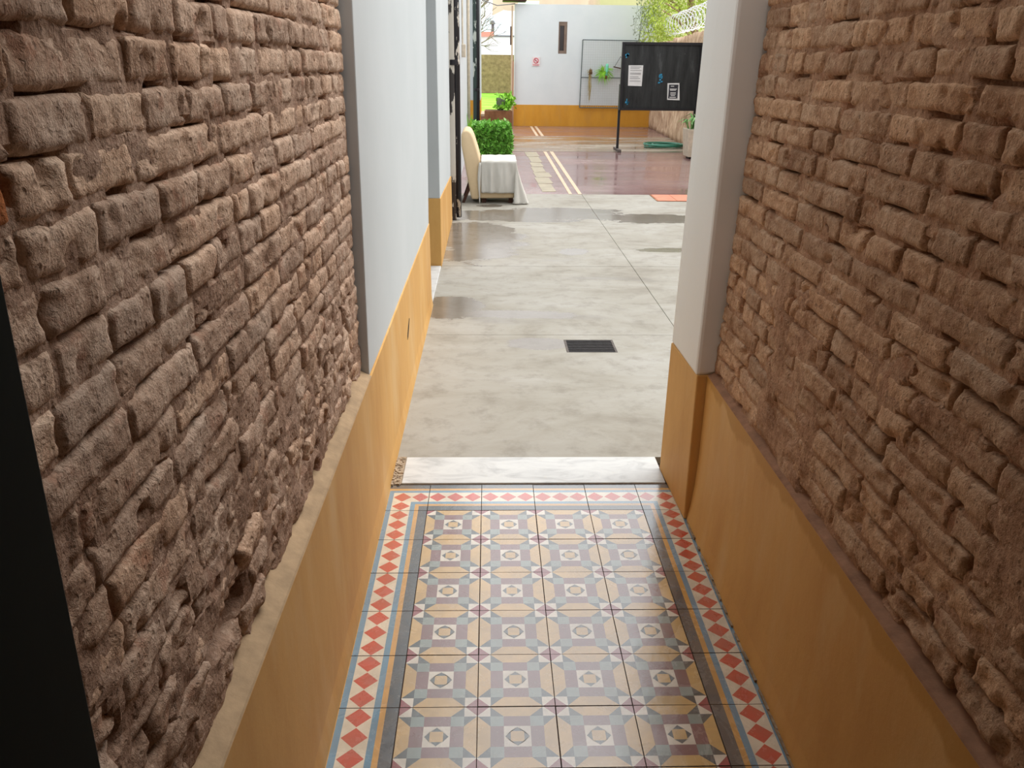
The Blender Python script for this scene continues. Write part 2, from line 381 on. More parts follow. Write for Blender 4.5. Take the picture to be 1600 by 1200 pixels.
def field_polys(T=.2, g=.0014):
    out = []; a = lambda x: min(max(x, g/T), 1-g/T)*T
    def P(c, pts): out.append((c, [(a(x), a(y)) for x, y in pts]))
    s, m, n, e = 1/6, 1/3, 2/3, 5/6; d = .150
    for fx, fy in ((0,0), (1,0), (0,1), (1,1)):
        q = lambda x, y: (1-x if fx else x, 1-y if fy else y)
        P(C_MAR, [q(0,0), q(d,0), q(0,d)])
        P(C_WHT, [q(d,0), q(s,0), q(s,s), q(0,s), q(0,d)])
        P(C_GRY, [q(s,s), q(m,s), q(m,m), q(s,m)])
    for r in range(4):
        def q(x, y):
            for _ in range(r): x, y = 1-y, x
            return (x, y)
        P(C_OCH, [q(s,0), q(e,0), q(n,s), q(m,s)])
        P(C_DRK, [q(s,0), q(m,s), q(s,s)]); P(C_DRK, [q(e,0), q(e,s), q(n,s)])
        P(C_PUR, [q(m,s), q(n,s), q(n,m), q(m,m)])
        k = .5-.150; w = 1/12
        P(C_WHT, [q(m,m), q(.5,m), q(.5,k), q(k,.5), q(m,.5)])
        P(C_DRK, [q(.5,k), q(.5+w,.5-w), q(.5-w,.5-w)])
    w = 1/12; P(C_OCH, [(.5-w,.5-w), (.5+w,.5-w), (.5+w,.5+w), (.5-w,.5+w)])
    return out
fp = field_polys()
field_me = tile_mesh('floor_tile', fp, (.0014, .1986, .0014, .1986), .1, .1)
rt = random.Random(3)
for j in range(9):
    for i in range(4):
        o = bpy.data.objects.new('floor_tile', field_me); link(o, floor)
        o.location = Vector((i*.2+.1 + rt.uniform(-.0005,.0005), -(j*.2+.1) + rt.uniform(-.0005,.0005), rt.uniform(-.0008,.0004))) - floor.location
        o.rotation_euler = (rt.uniform(-.003,.003), rt.uniform(-.003,.003), rt.uniform(-.002,.002) + random.choice((0, 1, 2, 3))*math.pi/2)
BANDS = [(0,.033,B_DRK), (.033,.048,B_OCH), (.048,.065,B_BLU), (.135,.152,B_BLU), (.152,.167,B_OCH), (.167,.2,B_DRK)]
def diamond_cell(P, u0, u1, v0, v1, conv):
    uc, vc = (u0+u1)/2, (v0+v1)/2; hu, hv = (u1-u0)/2-.0012, (v1-v0)/2-.002
    if abs((u1-u0)-(v1-v0)) < .003: hu = hv = (u1-u0)/2-.0015
    P(B_RED, [conv(uc-hu,vc), conv(uc,vc-hv), conv(uc+hu,vc), conv(uc,vc+hv)])
    P(B_CRM, [conv(u0,v0), conv(uc,v0), conv(uc,vc-hv), conv(uc-hu,vc), conv(u0,vc)])
    P(B_CRM, [conv(uc,v0), conv(u1,v0), conv(u1,vc), conv(uc+hu,vc), conv(uc,vc-hv)])
    P(B_CRM, [conv(u1,vc), conv(u1,v1), conv(uc,v1), conv(uc,vc+hv), conv(uc+hu,vc)])
    P(B_CRM, [conv(uc,v1), conv(u0,v1), conv(u0,vc), conv(uc-hu,vc), conv(uc,vc+hv)])
def border(name, conv, rect, corner=False):
    polys = []; x0, x1, y0, y1 = rect; g = .0013
    x0, x1 = max(x0, XL_CLIP), min(x1, XR_CLIP)
    def P(c, pts):
        p = clip(pts, x0+g, x1-g)
        if p: polys.append((c, [(q[0], min(max(q[1], y0+g), y1-g)) for q in p]))
    if not corner:
        for v0, v1, c in BANDS: P(c, [conv(0,v0), conv(.2,v0), conv(.2,v1), conv(0,v1)])
        for k in range(3): diamond_cell(P, k*.2/3, (k+1)*.2/3, .065, .135, conv)
    else:
        for v0, v1, c in BANDS:
            P(c, [conv(0,v0), conv(v1,v0), conv(v1,v1), conv(0,v1)])
            if v0 > 0: P(c, [conv(v0,0), conv(v1,0), conv(v1,v0), conv(v0,v0)])
        diamond_cell(P, .065, .135, .065, .135, conv)
        diamond_cell(P, 0, .065, .065, .135, conv)
        diamond_cell(P, .065, .135, 0, .065, conv)
    cx, cyy = (x0+x1)/2, (y0+y1)/2
    me = tile_mesh(name, polys, (x0+g, x1-g, y0+g, y1-g), cx, cyy)
    o = bpy.data.objects.new(name, me); link(o, floor)
    o.location = Vector((cx, cyy, rt.uniform(-.0006, .0003))) - floor.location
    return o
for j in range(9):
    y = -j*.2
    border('border_tile', lambda u, v, y=y: (-v, y-u), (-.2, 0, y-.2, y))
    border('border_tile', lambda u, v, y=y: (.8+v, y-u), (.8, 1.0, y-.2, y))
for i in range(4):
    border('border_tile', lambda u, v, i=i: (i*.2+u, v), (i*.2, i*.2+.2, 0, .2))
border('border_tile', lambda u, v: (-u, v), (-.2, 0, 0, .2), True)
border('border_tile', lambda u, v: (.8+u, v), (.8, 1.0, 0, .2), True)
# marble sill between passage and yard, with its rubble strip at the left end
b = B().box(-.115, .925, .203, .432, -.03, .006); b.build('marble_sill', M['marble'], floor, bevel=.004)
b = B(); 
for i in range(60):
    x, y, r = rt.uniform(-.16, -.118), rt.uniform(.19, .44), rt.uniform(.004, .011)
    b.hexa([(x-r,y-r,-.02),(x+r,y-r,-.02),(x+r,y+r,-.02),(x-r,y+r,-.02),(x-r*.6,y-r*.5,.004+r*.4),(x+r*.5,y-r*.6,.003+r*.4),(x+r*.6,y+r*.5,.004+r*.3),(x-r*.5,y+r*.6,.003+r*.4)])
b.box(-.162, -.116, .2, .44, -.02, .003)
b.build('rubble_strip', M['dust'], floor, 'grey mortar rubble filling the end of the sill')['kind'] = 'stuff'

yard = struct(B().box(-.6, 7, .2, 20.2, -.08, -.03), 'floor_yard', M['grout'], 'ground under the yard paving')
def slab(x0, x1, y0, y1, hole=None):
    g = .003; x0 += .001; x1 -= .001; y0 += g; y1 -= g; b = B()
    if hole:
        a0, a1, c0, c1 = hole
        for r in ((x0, a0, y0, y1), (a1, x1, y0, y1), (a0, a1, y0, c0), (a0, a1, c1, y1)): b.box(*r, -.03, 0)
    else: b.box(x0, x1, y0, y1, -.03, 0)
    b.build('concrete_slab', M['concrete'], yard, bevel=0 if hole else .004)
YS = [.436, 2.115, 3.945, 5.865, 7.95]
for k in range(4):
    slab(-.19, 1.395, YS[k], YS[k+1], (.672, .966, 1.79, 2.02) if k == 0 else None)
    slab(1.395, 4.6, YS[k], YS[k+1])
B().box(-.25, 5.2, 7.954, 13.4, -.03, -.002).build('red_paving', M['redpave'], yard)
B().box(-.25, 5.2, 13.4, 16.9, -.03, .001).build('cement_band', M['wetband'], yard)
B().box(-.25, 5.2, 16.9, 20.2, -.03, -.001).build('red_paving', M['redpave'], yard)
for x0, x1 in ((1.235, 1.295), (1.355, 1.42)):
    x = (x0+x1)/2
    B().hexa([(x0+.0,7.96,-.01),(x1-.02,7.96,-.01),(x1,13.38,-.01),(x0,13.38,-.01),(x0,7.96,.001),(x1-.02,7.96,.001),(x1,13.38,.001),(x0,13.38,.001)]).build('cream_strip', M['stripe'], yard)
    B().box(x0+.05, x1+.05, 16.95, 20.1, -.01, .002).build('cream_strip', M['stripe'], yard)
py = 8.15
while py < 13.2:
    L = rt.uniform(.5, .95); o = rt.uniform(-.03, .03); y1 = min(py+L, 13.3)
    w = rt.uniform(.18, .24)
    B().hexa([(.90+o,py,-.01),(.90+o+w,py+.03,-.01),(.88+o+w,y1-.02,-.01),(.88+o,y1,-.01),(.90+o,py,.001),(.90+o+w,py+.03,.001),(.88+o+w,y1-.02,.001),(.88+o,y1,.001)]).build('stone_paver', M['pale_paver'], yard)
    py = y1 + .02
lawn = struct(B().box(-14, 16, 20.2, 46, -.08, -.005), 'ground_lawn', M['grass'], 'bright green lawn beyond the yard')

# ------------------------------------------------------------------ brick walls
def brick_piece(parent, a0, a1, b0, b1, X, sg, seed, amp, proud, mat, nm='brick'):
    w, h = a1-a0, b1-b0; st = .0068
    nu, nv = max(5, int(w/st)), max(5, int(h/st)); off = Vector((seed*3.17 % 91, seed*7.31 % 83, seed*1.93 % 77))
    vs, fs = [], []; ac, bc = (a0+a1)/2, (b0+b1)/2
    tilt = random.uniform(-.02, .02)
    for j in range(nv+1):
        for i in range(nu+1):
            u, v = i/nu, j/nv
            u2 = .5 - .5*math.cos(u*math.pi)*.25 - .5*(1-2*u)*.75; v2 = .5-.5*math.cos(v*math.pi)*.3-.5*(1-2*v)*.7
            a, bb = a0+u2*w, b0+v2*h
            p = Vector((a*1.0, bb, 0))
            d = min(u2*w, (1-u2)*w, v2*h, (1-v2)*h)
            nz = noise.noise(p*38+off)
            dd = d + nz*.0035 + noise.noise(p*95+off)*.0022
            drop = (1-sm(dd/.0065))*.008
            big = noise.noise(p*11+off*.5)
            crater = max(0, noise.noise(p*22+off*1.7)-.30)*.035*min(1, amp/.003)
            out = proud + big*amp*1.1 + fr(p*30+off, 5)*amp*.9 + noise.noise(Vector((a*70, bb*24, 5))+off)*.0011 + tilt*(bb-bc) - drop - crater
            a += noise.noise(Vector((p.x*14, p.y*14, 3))+off)*.004; bb += noise.noise(Vector((p.x*12, p.y*12, 9))+off)*.0035
            vs.append((X+sg*(out-LEAN[sg]*(bb-.57)), a, bb))
    ix = lambda i, j: j*(nu+1)+i
    for j in range(nv):
        for i in range(nu):
            q = (ix(i,j), ix(i+1,j), ix(i+1,j+1), ix(i,j+1)); fs.append(q if sg > 0 else q[::-1])
    rim = [ix(i,0) for i in range(nu+1)] + [ix(nu,j) for j in range(1,nv+1)] + [ix(i,nv) for i in range(nu-1,-1,-1)] + [ix(0,j) for j in range(nv-1,0,-1)]
    o = len(vs)
    for r in rim: x, a, bb = vs[r]; vs.append((X-sg*.075, a, bb))
    n = len(rim)
    for k in range(n):
        q = (rim[k], o+k, o+(k+1)%n, rim[(k+1)%n]); fs.append(q if sg > 0 else q[::-1])
    fs.append(tuple(range(o, o+n))[::-1] if sg > 0 else tuple(range(o, o+n)))
    o0 = parent.location; me = bpy.data.meshes.new(nm)
    me.from_pydata([Vector(v)-o0 for v in vs], [], fs); me.materials.append(mat); me.shade_smooth()
    ob = bpy.data.objects.new(nm, me); link(ob, parent); return ob
def mortar_sheet(a0, a1, b0, b1, X, sg, depth_fn, back, st=.011):
    nu, nv = int((a1-a0)/st), int((b1-b0)/st); b = B(); vs, fs = [], []
    for j in range(nv+1):
        for i in range(nu+1):
            a, z = a0+(a1-a0)*i/nu, b0+(b1-b0)*j/nv
            vs.append((X+sg*(depth_fn(a, z)-LEAN[sg]*(z-.57)), a, z))
    ix = lambda i, j: j*(nu+1)+i
    for j in range(nv):
        for i in range(nu): fs.append((ix(i,j), ix(i+1,j), ix(i+1,j+1), ix(i,j+1)))
    b.add(vs, fs); xs = sorted((X-sg*.085, back)); b.box(xs[0], xs[1], a0, a1, 0, CEIL)
    return b
LZ, LP = 1.567, .0578
XBL, XBR = -.197, .986
LEAN = {1: 0.0, -1: .040}   # the right wall leans back a little
def depth_l(a, z):
    p = Vector((a, z, 0)); er = sm((1.05-z)/.35)
    q = Vector((a*9, z*17, 2))
    hole = sm((noise.noise(q)+.35*noise.noise(q*2.3)-.05)/.35)
    return -.0045 - .028*hole + fr(p*14, 5)*.0035*(1+er) + noise.noise(p*45)*.0025 + .005*er*noise.noise(p*4+Vector((5,0,0)))
def depth_r(a, z):
    p = Vector((a, z, 4)); low = sm((noise.noise(p*3.1)+.22)/.4)*sm((1.15-z)/.25); smr = low + .45*sm((z-1.3)/.12)
    q = Vector((a*8, z*15, 7)); hole = sm((noise.noise(q)+.4*noise.noise(q*2.1)-.04)/.30)*(1-.7*min(1, smr))
    return -.0055 + .003*min(1, smr) + .0050*low - .030*hole + fr(p*14, 5)*.003 + noise.noise(p*45)*.002
wl = struct(mortar_sheet(-2.6, -.072, .55, 2.02, XBL, 1, depth_l, -.5), 'wall_left', M['mortar_l'], 'eroded old brick wall on the left of the passage', recalc=False, org=(-.5,-1.3,0))
wr = struct(mortar_sheet(-2.6, -.072, .55, 2.02, XBR, -1, depth_r, 1.35), 'wall_right', M['mortar_r'], 'old brick wall on the right of the passage', recalc=False, org=(1.35,-1.3,0))
for w_ in (wl, wr):
    bm = bmesh.new(); bm.from_mesh(w_.data); bmesh.ops.recalc_face_normals(bm, faces=bm.faces[:]); bm.to_mesh(w_.data); bm.free()
    n = Vector((1 if w_ is wl else -1, 0, 0))
JL = {1.654: [-1.62,-1.40,-1.152,-.90,-.62,-.346], 1.596: [-1.95,-1.744,-1.589,-1.438,-1.268,-1.189,-1.03,-.92,-.758,-.606,-.41,-.261],
      1.539: [-1.88,-1.624,-1.474,-1.347,-1.197,-1.021,-.80,-.635,-.329], 1.482: [-1.9,-1.737,-1.579,-1.424,-1.254,-1.074,-.918,-.748,-.601,-.421,-.26],
      1.424: [-1.915,-1.801,-1.635,-1.303,-.976,-.659,-.336], 1.366: [-1.915,-1.761,-1.576,-1.428,-1.264,-1.115,-.953,-.787,-.586,-.33],
      1.308: [-1.898,-1.773,-1.561,-1.265,-1.167,-.938,-.639,-.39]}
JR = {1.255: [-.174,-.39,-.64,-.93,-1.213,-1.362,-1.62], 1.196: [-.289,-.57,-.848,-.992,-1.14,-1.28,-1.55], 1.137: [-.35,-.637,-.944,-1.238,-1.521,-1.8],
      1.078: [-.25,-.531,-.799,-1.089,-1.159,-1.373,-1.62]}
def lay(parent, X, sg, z_ref, pitch, zlo, zhi, joints, mat, seed0, side):
    rnd = random.Random(seed0); k = int((zlo-z_ref)/pitch)-1; n = 0
    while z_ref + k*pitch < zhi:
        b0 = z_ref + k*pitch; zc = b0 + pitch/2; k += 1
        if b0 < zlo: continue
        js = None
        for key, v in joints.items():
            if abs(key-zc) < pitch*.45: js = sorted(v)
        if js is None:
            js = []; a = -2.5 + rnd.uniform(0, .25); hd = rnd.random() < .35
            while a < -.12:
                js.append(a); a += rnd.uniform(.115, .145) if (hd or rnd.random() < .22) else rnd.uniform(.235, .285)
        while js[0] > -2.3: js.insert(0, js[0]-rnd.choice((.13, .25, .26)))
        js.append(-.078)
        for a0, a1 in zip(js, js[1:]):
            if a1-a0 < .05: continue
            er = sm((1.05-zc)/.35) if side == 'l' else .18*sm((1.0-zc)/.3)
            gap = rnd.uniform(.002, .0055) if side == 'l' else rnd.uniform(.0028, .0068); amp = .0026 + .0055*er + rnd.uniform(0, .0012)
            proud = rnd.uniform(-.003, .003) - er*rnd.uniform(0, .010)
            dz = noise.noise(Vector((a0*2.1, zc*5, seed0)))*.004
            m = mat
            if side == 'l' and abs(zc-1.424) < .02 and a1 < -1.9: m = M['brick_rust']
            if er > .5 and rnd.random() < .06: continue
            brick_piece(parent, a0+gap, a1-gap, b0+gap*.75+dz, b0+pitch-gap*.75+dz, X, sg, seed0+n*1.37, amp, proud, m); n += 1
    return n
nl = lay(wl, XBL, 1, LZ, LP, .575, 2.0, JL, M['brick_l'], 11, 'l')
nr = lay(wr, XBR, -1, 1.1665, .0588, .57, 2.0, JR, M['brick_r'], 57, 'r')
print('bricks', nl, nr)
# courses above the view, joined
for parent, X, sg, m in ((wl, XBL, 1, M['brick_l']), (wr, XBR, -1, M['brick_r'])):
    b = B(); z = 2.03
    while z < CEIL-.05:
        a = -4.2 + random.uniform(0, .2)
        while a < -.35:
            L = random.choice((.13, .26, .26)); x0, x1 = sorted((X-sg*.09, X+sg*(random.uniform(-.004, .004)-LEAN[sg]*1.4))); b.box(x0, x1, a+.006, min(a+L-.006, -.08), z+.004, z+.053); a += L
        z += .058
    b.build('upper_brick_courses', m, parent, 'brick courses high up near the ceiling', kind='stuff', bevel=0)
for x0, x1, nm, mt in ((-.5, -.21, 'wall_left_rear', 'mortar_l'), (1.035, 1.35, 'wall_right_rear', 'mortar_r')):
    struct(B().box(x0, x1, -4.3, -2.6, 0, CEIL), nm, M[mt], 'plain brick passage wall behind the camera')

# dados of the passage ("baseboards"), ledges on top
def dado_left(y0, y1, name, mat, x=-.160, h=.556, back=-.5):
    prof = [(back, 0), (x+.006, 0), (x+.003, .03), (x-.002, .07), (x-.006, h), (back, h)]
    return struct(B().prism(prof, 'y', y0, y1), name, mat, 'ochre painted dado')
bl = dado_left(-4.3, 2.76, 'baseboard_left', M['dado']); bl['label'] = 'ochre painted dado running along the left wall'
B().prism([(-.3, .556), (-.1662, .5562), (-.169, .560), (-.212, .582), (-.3, .585)], 'y', -4.2, -.074).build('ledge', M['ledge'], bl, 'tan cement ledge under the bricks')
# dark gash in the dado
gb = B(); pts = [(-.1590, 1.10, .300), (-.1590, 1.135, .305), (-.1595, 1.19, .335), (-.1600, 1.235, .368), (-.1600, 1.215, .372), (-.1595, 1.15, .345), (-.1590, 1.11, .318)]
gb.add([(p[0]-.0045+.001, p[1], p[2]) for p in pts] + [(p[0]-.02, p[1], p[2]) for p in pts], [tuple(range(7)), tuple(range(13, 6, -1))] + [(i, (i+1)%7, (i+1)%7+7, i+7) for i in range(7)])
gb.build('gash', M['pit'], bl, 'dark gash in the ochre plaster')
prof = [(1.35, 0), (.946, 0), (.949, .02), (.955, .06), (.962, .14), (.967, .26), (.969, .558), (1.35, .559)]
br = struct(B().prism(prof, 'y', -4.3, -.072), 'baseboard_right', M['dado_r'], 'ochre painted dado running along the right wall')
B().prism([(1.2, .5585), (.9692, .5582), (.972, .562), (.985, .567), (1.01, .576), (1.2, .58)], 'y', -4.2, -.074).build('ledge', M['ledge_red'], br, 'reddish cement ledge under the bricks')
# white dusty line where the dados meet the floor
for nm, x0, x1, y0, y1, par in (('base_crust', -.166, -.156, -4.2, .18, bl), ('base_crust', .940, .952, -4.2, -.08, br)):
    b = B(); y = y0
    while y < y1:
        L = rt.uniform(.015, .05); r = rt.uniform(.3, 1); h = rt.uniform(.002, .008)
        if rt.random() < .8: b.hexa([(x0,y,-.004),(x1-.004*r,y,-.004),(x1-.004*r,y+L,-.004),(x0,y+L,-.004),(x0,y,h*1.6),(x1-.006*r,y,h),(x1-.007*r,y+L,h*.8),(x0,y+L,h*1.5)])
        y += L
    b.build(nm, M['dust'], par, 'crumbling pale plaster crust along the floor', kind='stuff')

# ------------------------------------------------------------------ white plaster walls
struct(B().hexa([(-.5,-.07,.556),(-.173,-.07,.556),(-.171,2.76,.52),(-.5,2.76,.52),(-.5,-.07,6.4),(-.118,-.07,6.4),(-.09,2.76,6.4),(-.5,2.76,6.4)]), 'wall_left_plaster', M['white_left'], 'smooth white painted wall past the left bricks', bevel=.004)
wp = struct(B().hexa([(.930,-.07,.555),(1.034,-.07,.565),(1.5,.33,.545),(.930,.33,.545),(.965,-.07,3.1),(1.06,-.07,3.1),(1.5,.33,3.1),(.975,.33,3.1)]), 'wall_right_pier', M['white_warm'], 'white painted pier at the right end of the passage', bevel=.012)
struct(B().hexa([(.936,-.07,0),(1.3,-.07,0),(1.3,.33,0),(.924,.33,0),(.934,-.07,.56),(1.3,-.07,.56),(1.3,.33,.545),(.929,.33,.545)]), 'baseboard_pier', M['dado'], 'ochre painted foot of the right pier', bevel=.005)
struct(B().box(1.31, 7, -.06, .32, 0, 3.1), 'wall_yard_front', M['white'], 'white house wall facing the yard')
# doorway on the left and the wall beyond it
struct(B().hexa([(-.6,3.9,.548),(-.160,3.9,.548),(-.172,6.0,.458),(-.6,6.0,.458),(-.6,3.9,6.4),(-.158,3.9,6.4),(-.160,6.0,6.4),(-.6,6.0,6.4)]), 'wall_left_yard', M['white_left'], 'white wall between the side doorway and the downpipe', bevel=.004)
struct(B().hexa([(-.6,3.9,0),(-.158,3.9,0),(-.160,6.0,0),(-.6,6.0,0),(-.6,3.9,.548),(-.156,3.9,.548),(-.165,6.0,.458),(-.6,6.0,.458)]), 'baseboard_yard', M['dado'], 'ochre dado beside the side doorway', bevel=.004)
struct(B().box(-.6, -.163, 2.765, 3.895, -.03, .012), 'trim_doorsill', M['marble'], 'white marble sill of the side doorway', bevel=.003)
struct(B().box(-.6, -.17, 2.76, 3.9, 2.5, 6.4), 'wall_doorhead', M['white'], 'white wall over the side doorway')
d2 = struct(B().box(-.60, -.55, 2.77, 3.89, .012, 2.5), 'door_2', M['door_green'], 'closed dark door inside the side doorway')
for z0, z1 in ((.15, .95), (1.1, 2.35)):
    for y0, y1 in ((2.87, 3.28), (3.38, 3.79)): B().box(-.556, -.543, y0, y1, z0, z1).build('panel', M['door_green'], d2, bevel=.006)
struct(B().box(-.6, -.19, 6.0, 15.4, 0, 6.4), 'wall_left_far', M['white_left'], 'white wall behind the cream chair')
struct(B().box(-.6, .03, 16.0, 18.2, .8, 3.6), 'wall_left_end', M['white_left'], 'white wall end beside the lawn')
struct(B().box(-.6, .034, 15.99, 18.2, 0, .8), 'baseboard_end', M['dado_far'], 'yellow dado of the far left wall end')
wf = struct(B().box(.86, 1.985, 20.2, 20.5, .535, 2.945).box(2.205, 4.46, 20.2, 20.5, .535, 2.945).box(1.985, 2.205, 20.2, 20.5, .535, 1.788).box(1.985, 2.205, 20.2, 20.5, 2.544, 2.945), 'wall_far', M['white'], 'white wall closing the far end of the yard')
struct(B().box(.855, 4.47, 20.19, 20.5, 0, .535), 'baseboard_far', M['dado_far'], 'ochre dado along the far yard wall')
w1 = struct(B().box(1.985, 2.018, 20.22, 20.34, 1.788, 2.544).box(2.13, 2.205, 20.22, 20.34, 1.788, 2.544).box(2.018, 2.13, 20.22, 20.34, 1.788, 1.86).box(2.018, 2.13, 20.22, 20.34, 2.45, 2.544), 'window_1', M['winframe'], 'narrow brown framed slit window in the far wall')
B().box(2.016, 2.132, 20.30, 20.31, 1.855, 2.455).build('pane', M['glass'], w1)
# stone boundary wall on the right
b = B(); n = 90; m_ = 22; vs = []
for i in range(n+1):
    t = i/n; y = 13.1 + t*7.1; xb = 4.17 + .28*t
    top = 2.02 + .14*(1-t) + .05*noise.noise(Vector((y*1.4, 0, 2)))
    for j in range(m_+1):
        z = top*j/m_; d = fr(Vector((y*1.6, z*2.2, 1)), 5)*.05 + abs(noise.noise(Vector((y*3.2, z*2.3, 6))))*.05
        vs.append((xb - d, y, z))
    vs.append((xb+.3, y, top)); vs.append((xb+.3, y, 0))
K = m_+3; fs = [[i*K+j, i*K+(j+1)%K, (i+1)*K+(j+1)%K, (i+1)*K+j] for i in range(n) for j in range(K)]
fs += [list(range(K)), list(range(n*K, n*K+K))[::-1]]
struct(B().box(4.62, 4.9, .33, 13.1, 0, 2.1), 'wall_boundary_near', M['stone'], 'nearer stretch of the stone boundary wall')
struct(b.add(vs, fs), 'wall_boundary', M['stone'], 'rough stone boundary wall on the right of the yard', smooth=True)
# roof and rear of the passage, upper storey of the left house
struct(B().box(-.6, -.22, -4.3, -.072, CEIL+.2, 6.4), 'wall_left_upper', M['white_left'], 'upper storey of the house on the left')
struct(B().box(-.5, 1.35, -4.3, ROOF_END, CEIL, CEIL+.2), 'ceiling', M['ceiling'], 'unseen roof over the near part of the passage, cut short for sky light')
struct(B().box(-.5, 1.35, -4.5, -4.3, 0, CEIL), 'wall_back', M['ceiling'], 'wall behind the camera')
# dark green door leaf folded against the left wall
dl = struct(B().hexa([(-.150,-2.98,.012),(-.110,-2.98,.012),(-.110,-2.135,.012),(-.150,-2.135,.012),(-.150,-2.98,2.45),(-.110,-2.98,2.45),(-.110,-2.075,2.45),(-.150,-2.075,2.45)]), 'door_1', M['door_green'], 'dark green door leaf folded back against the left bricks', bevel=.004)
for z0, z1 in ((.2, .95), (1.1, 2.3)):
    B().box(-.114, -.100, -2.86, -2.25, z0, z1).build('panel', M['door_green'], dl, bevel=.008)

# ------------------------------------------------------------------ drain grate
g = empty('drain_grate', (.819, 1.905, -.02), 'dark iron drain grate set in the concrete yard floor', 'drain grate')
B().box(.672, .966, 1.79, 2.02, -.029, -.024).build('pit_floor', M['pit'], g)
for x0 in (.673, .953): B().box(x0, x0+.012, 1.791, 2.019, -.026, .001).build('side_rail', M['iron_frame'], g)
for i in range(8):
    y = 1.800 + i*.029; B().box(.685, .953, y, y+.013, -.018, -.001).build('bar', M['iron'], g)

# ------------------------------------------------------------------ downpipes, conduit
def downpipe(loc, label, pr, rr_, colz, ztop, mat1, mat2, z0=0.0):
    e = empty('downpipe', loc, label, 'downpipe'); x, y, _ = loc
    b = B()
    b.prism([(x-pr, y-.05), (x+pr*.2, y-.055), (x+pr*.3, y+.05), (x-pr, y+.05)], 'z', z0, ztop); b.build('post', mat1, e, bevel=.006)
    B().tube([(x+pr*.6, y-.02, z0+.03), (x+pr*.6, y-.02, ztop)], rr_, 16).build('pipe', mat2, e, smooth=True)
    for cz in colz: B().tube([(x+pr*.2, y-.02, cz), (x+pr*.2, y-.02, cz+.05)], pr*1.0, 18).build('collar', mat2, e, bevel=.004)
    return e
downpipe((-.130, 6.085, 0), 'peeling black and white downpipe standing before the cream chair', .055, .032, (1.52,), 4.0, M['peel_pale'], M['peel_black'])
downpipe((-.06, 15.75, 0), 'dark green downpipe pair at the far wall end', .062, .04, (1.0,), 3.6, M['peel_green'], M['black'])
e = empty('cable_box', (-.19, 10.6, 1.62), 'small grey junction box with conduit on the left yard wall', 'junction box')
B().box(-.19, -.13, 10.55, 10.65, 1.62, 1.80).build('box', M['planter'], e, bevel=.006)
B().tube([(-.175, 10.6, 1.8), (-.175, 10.6, 4.1)], .012, 8).build('conduit', M['planter'], e)
e2 = B().tube([(-.165, 13.6, .0), (-.165, 13.6, 4.1)], .03, 10).build('drain_conduit', M['planter'], None, 'slim grey pipe climbing the white wall behind the hedge', 'pipe', smooth=True)

# ------------------------------------------------------------------ chair + cloth
CY0, CY1 = 7.17, 7.86
ch = empty('slipper_chair', (.25, 7.46, 0), 'cream armless upholstered chair beside the left yard wall', 'chair')
back = [(.015, .045), (.100, .045), (.118, .30), (.120, .47), (.085, .60), (.040, .74), (.008, .805), (-.03, .825), (-.075, .815), (-.098, .78), (-.098, .66), (-.055, .42)]
B().prism(back, 'y', CY0, CY1).build('backrest', M['cream'], ch, bevel=.025, smooth=True)
B().prism([(.112, .055), (.525, .060), (.535, .40), (.525, .462), (.49, .478), (.125, .478), (.118, .3)], 'y', CY0+.005, CY1-.005).build('seat', M['cream'], ch, bevel=.02, smooth=True)
for x in (.16, .48):
    for y in (CY0+.07, CY1-.07): B().box(x-.025, x+.025, y-.025, y+.025, 0, .062).build('leg', M['dark_wood'], ch)
for y in (CY0+.06, CY1-.06):
    B().hexa([(-.10,y-.02,0),(-.065,y-.02,0),(-.065,y+.02,0),(-.10,y+.02,0),(.02,y-.02,.32),(.06,y-.02,.30),(.06,y+.02,.30),(.02,y+.02,.32)]).build('leg', M['dark_wood'], ch)
b = B(); nx, nt = 46, 50; vs = []
for i in range(nx+1):
    x = .128 + .412*i/nx
    for j in range(nt+1):
        s = j/nt*1.05     # path length from far top edge, over the top, down the near side
        wr_ = noise.noise(Vector((x*9, s*5, 1)))
        top = CY1-.02-(CY0-.018); wr_ += .5*noise.noise(Vector((x*22, s*4, 8)))
        if s < top: y = CY1-.02-s; z = .491 + .010*wr_; k = 0
        else:
            k = (s-top)/(1.05-top); y = CY0-.024 - (.017*math.sin(x*36+4*noise.noise(Vector((x*7, k, 0)))) + .012*noise.noise(Vector((x*30, k*2, 5))))*min(1, k*2.2) - .010*k; z = .486 - (s-top)
            z = max(z, .486-(.385 + .012*math.sin(x*9)))
        if abs(s-top) < .02: z -= .004
        vs.append((x, y, z))
b.add(vs, [(i*(nt+1)+j, i*(nt+1)+j+1, (i+1)*(nt+1)+j+1, (i+1)*(nt+1)+j) for i in range(nx) for j in range(nt)])
vs = []; nq = 30; nr_ = 24   # cloth flaring off the near front corner and over the seat front, trailing on the floor
for i in range(nq+1):
    t = i/nq
    for j in range(nr_+1):
        k = j/nr_
        if t < .55:      # fan round the corner, from the near side to the front
            a = math.radians(-100 + 100*t/.55); rad = (.006 + .135*k**1.25)*(1 + .22*math.sin(t*21)*k)
            x = .528 + rad*math.cos(a)*1.0 + .004; y = CY0-.012 + rad*math.sin(a)*.55
            if t < .12: y = min(y, CY0-.02)
        else:
            u_ = (t-.55)/.45; x = .534 + .135*k**1.25*(1+.12*math.sin(u_*15)*k) + .004; y = CY0-.012 + .45*u_
        z = .488 - .478*k
        vs.append((x, y, max(z, .009)))
b.add(vs, [(i*(nr_+1)+j, i*(nr_+1)+j+1, (i+1)*(nr_+1)+j+1, (i+1)*(nr_+1)+j) for i in range(nq) for j in range(nr_)])
vs = []      # bunched hem on the floor at the front corner
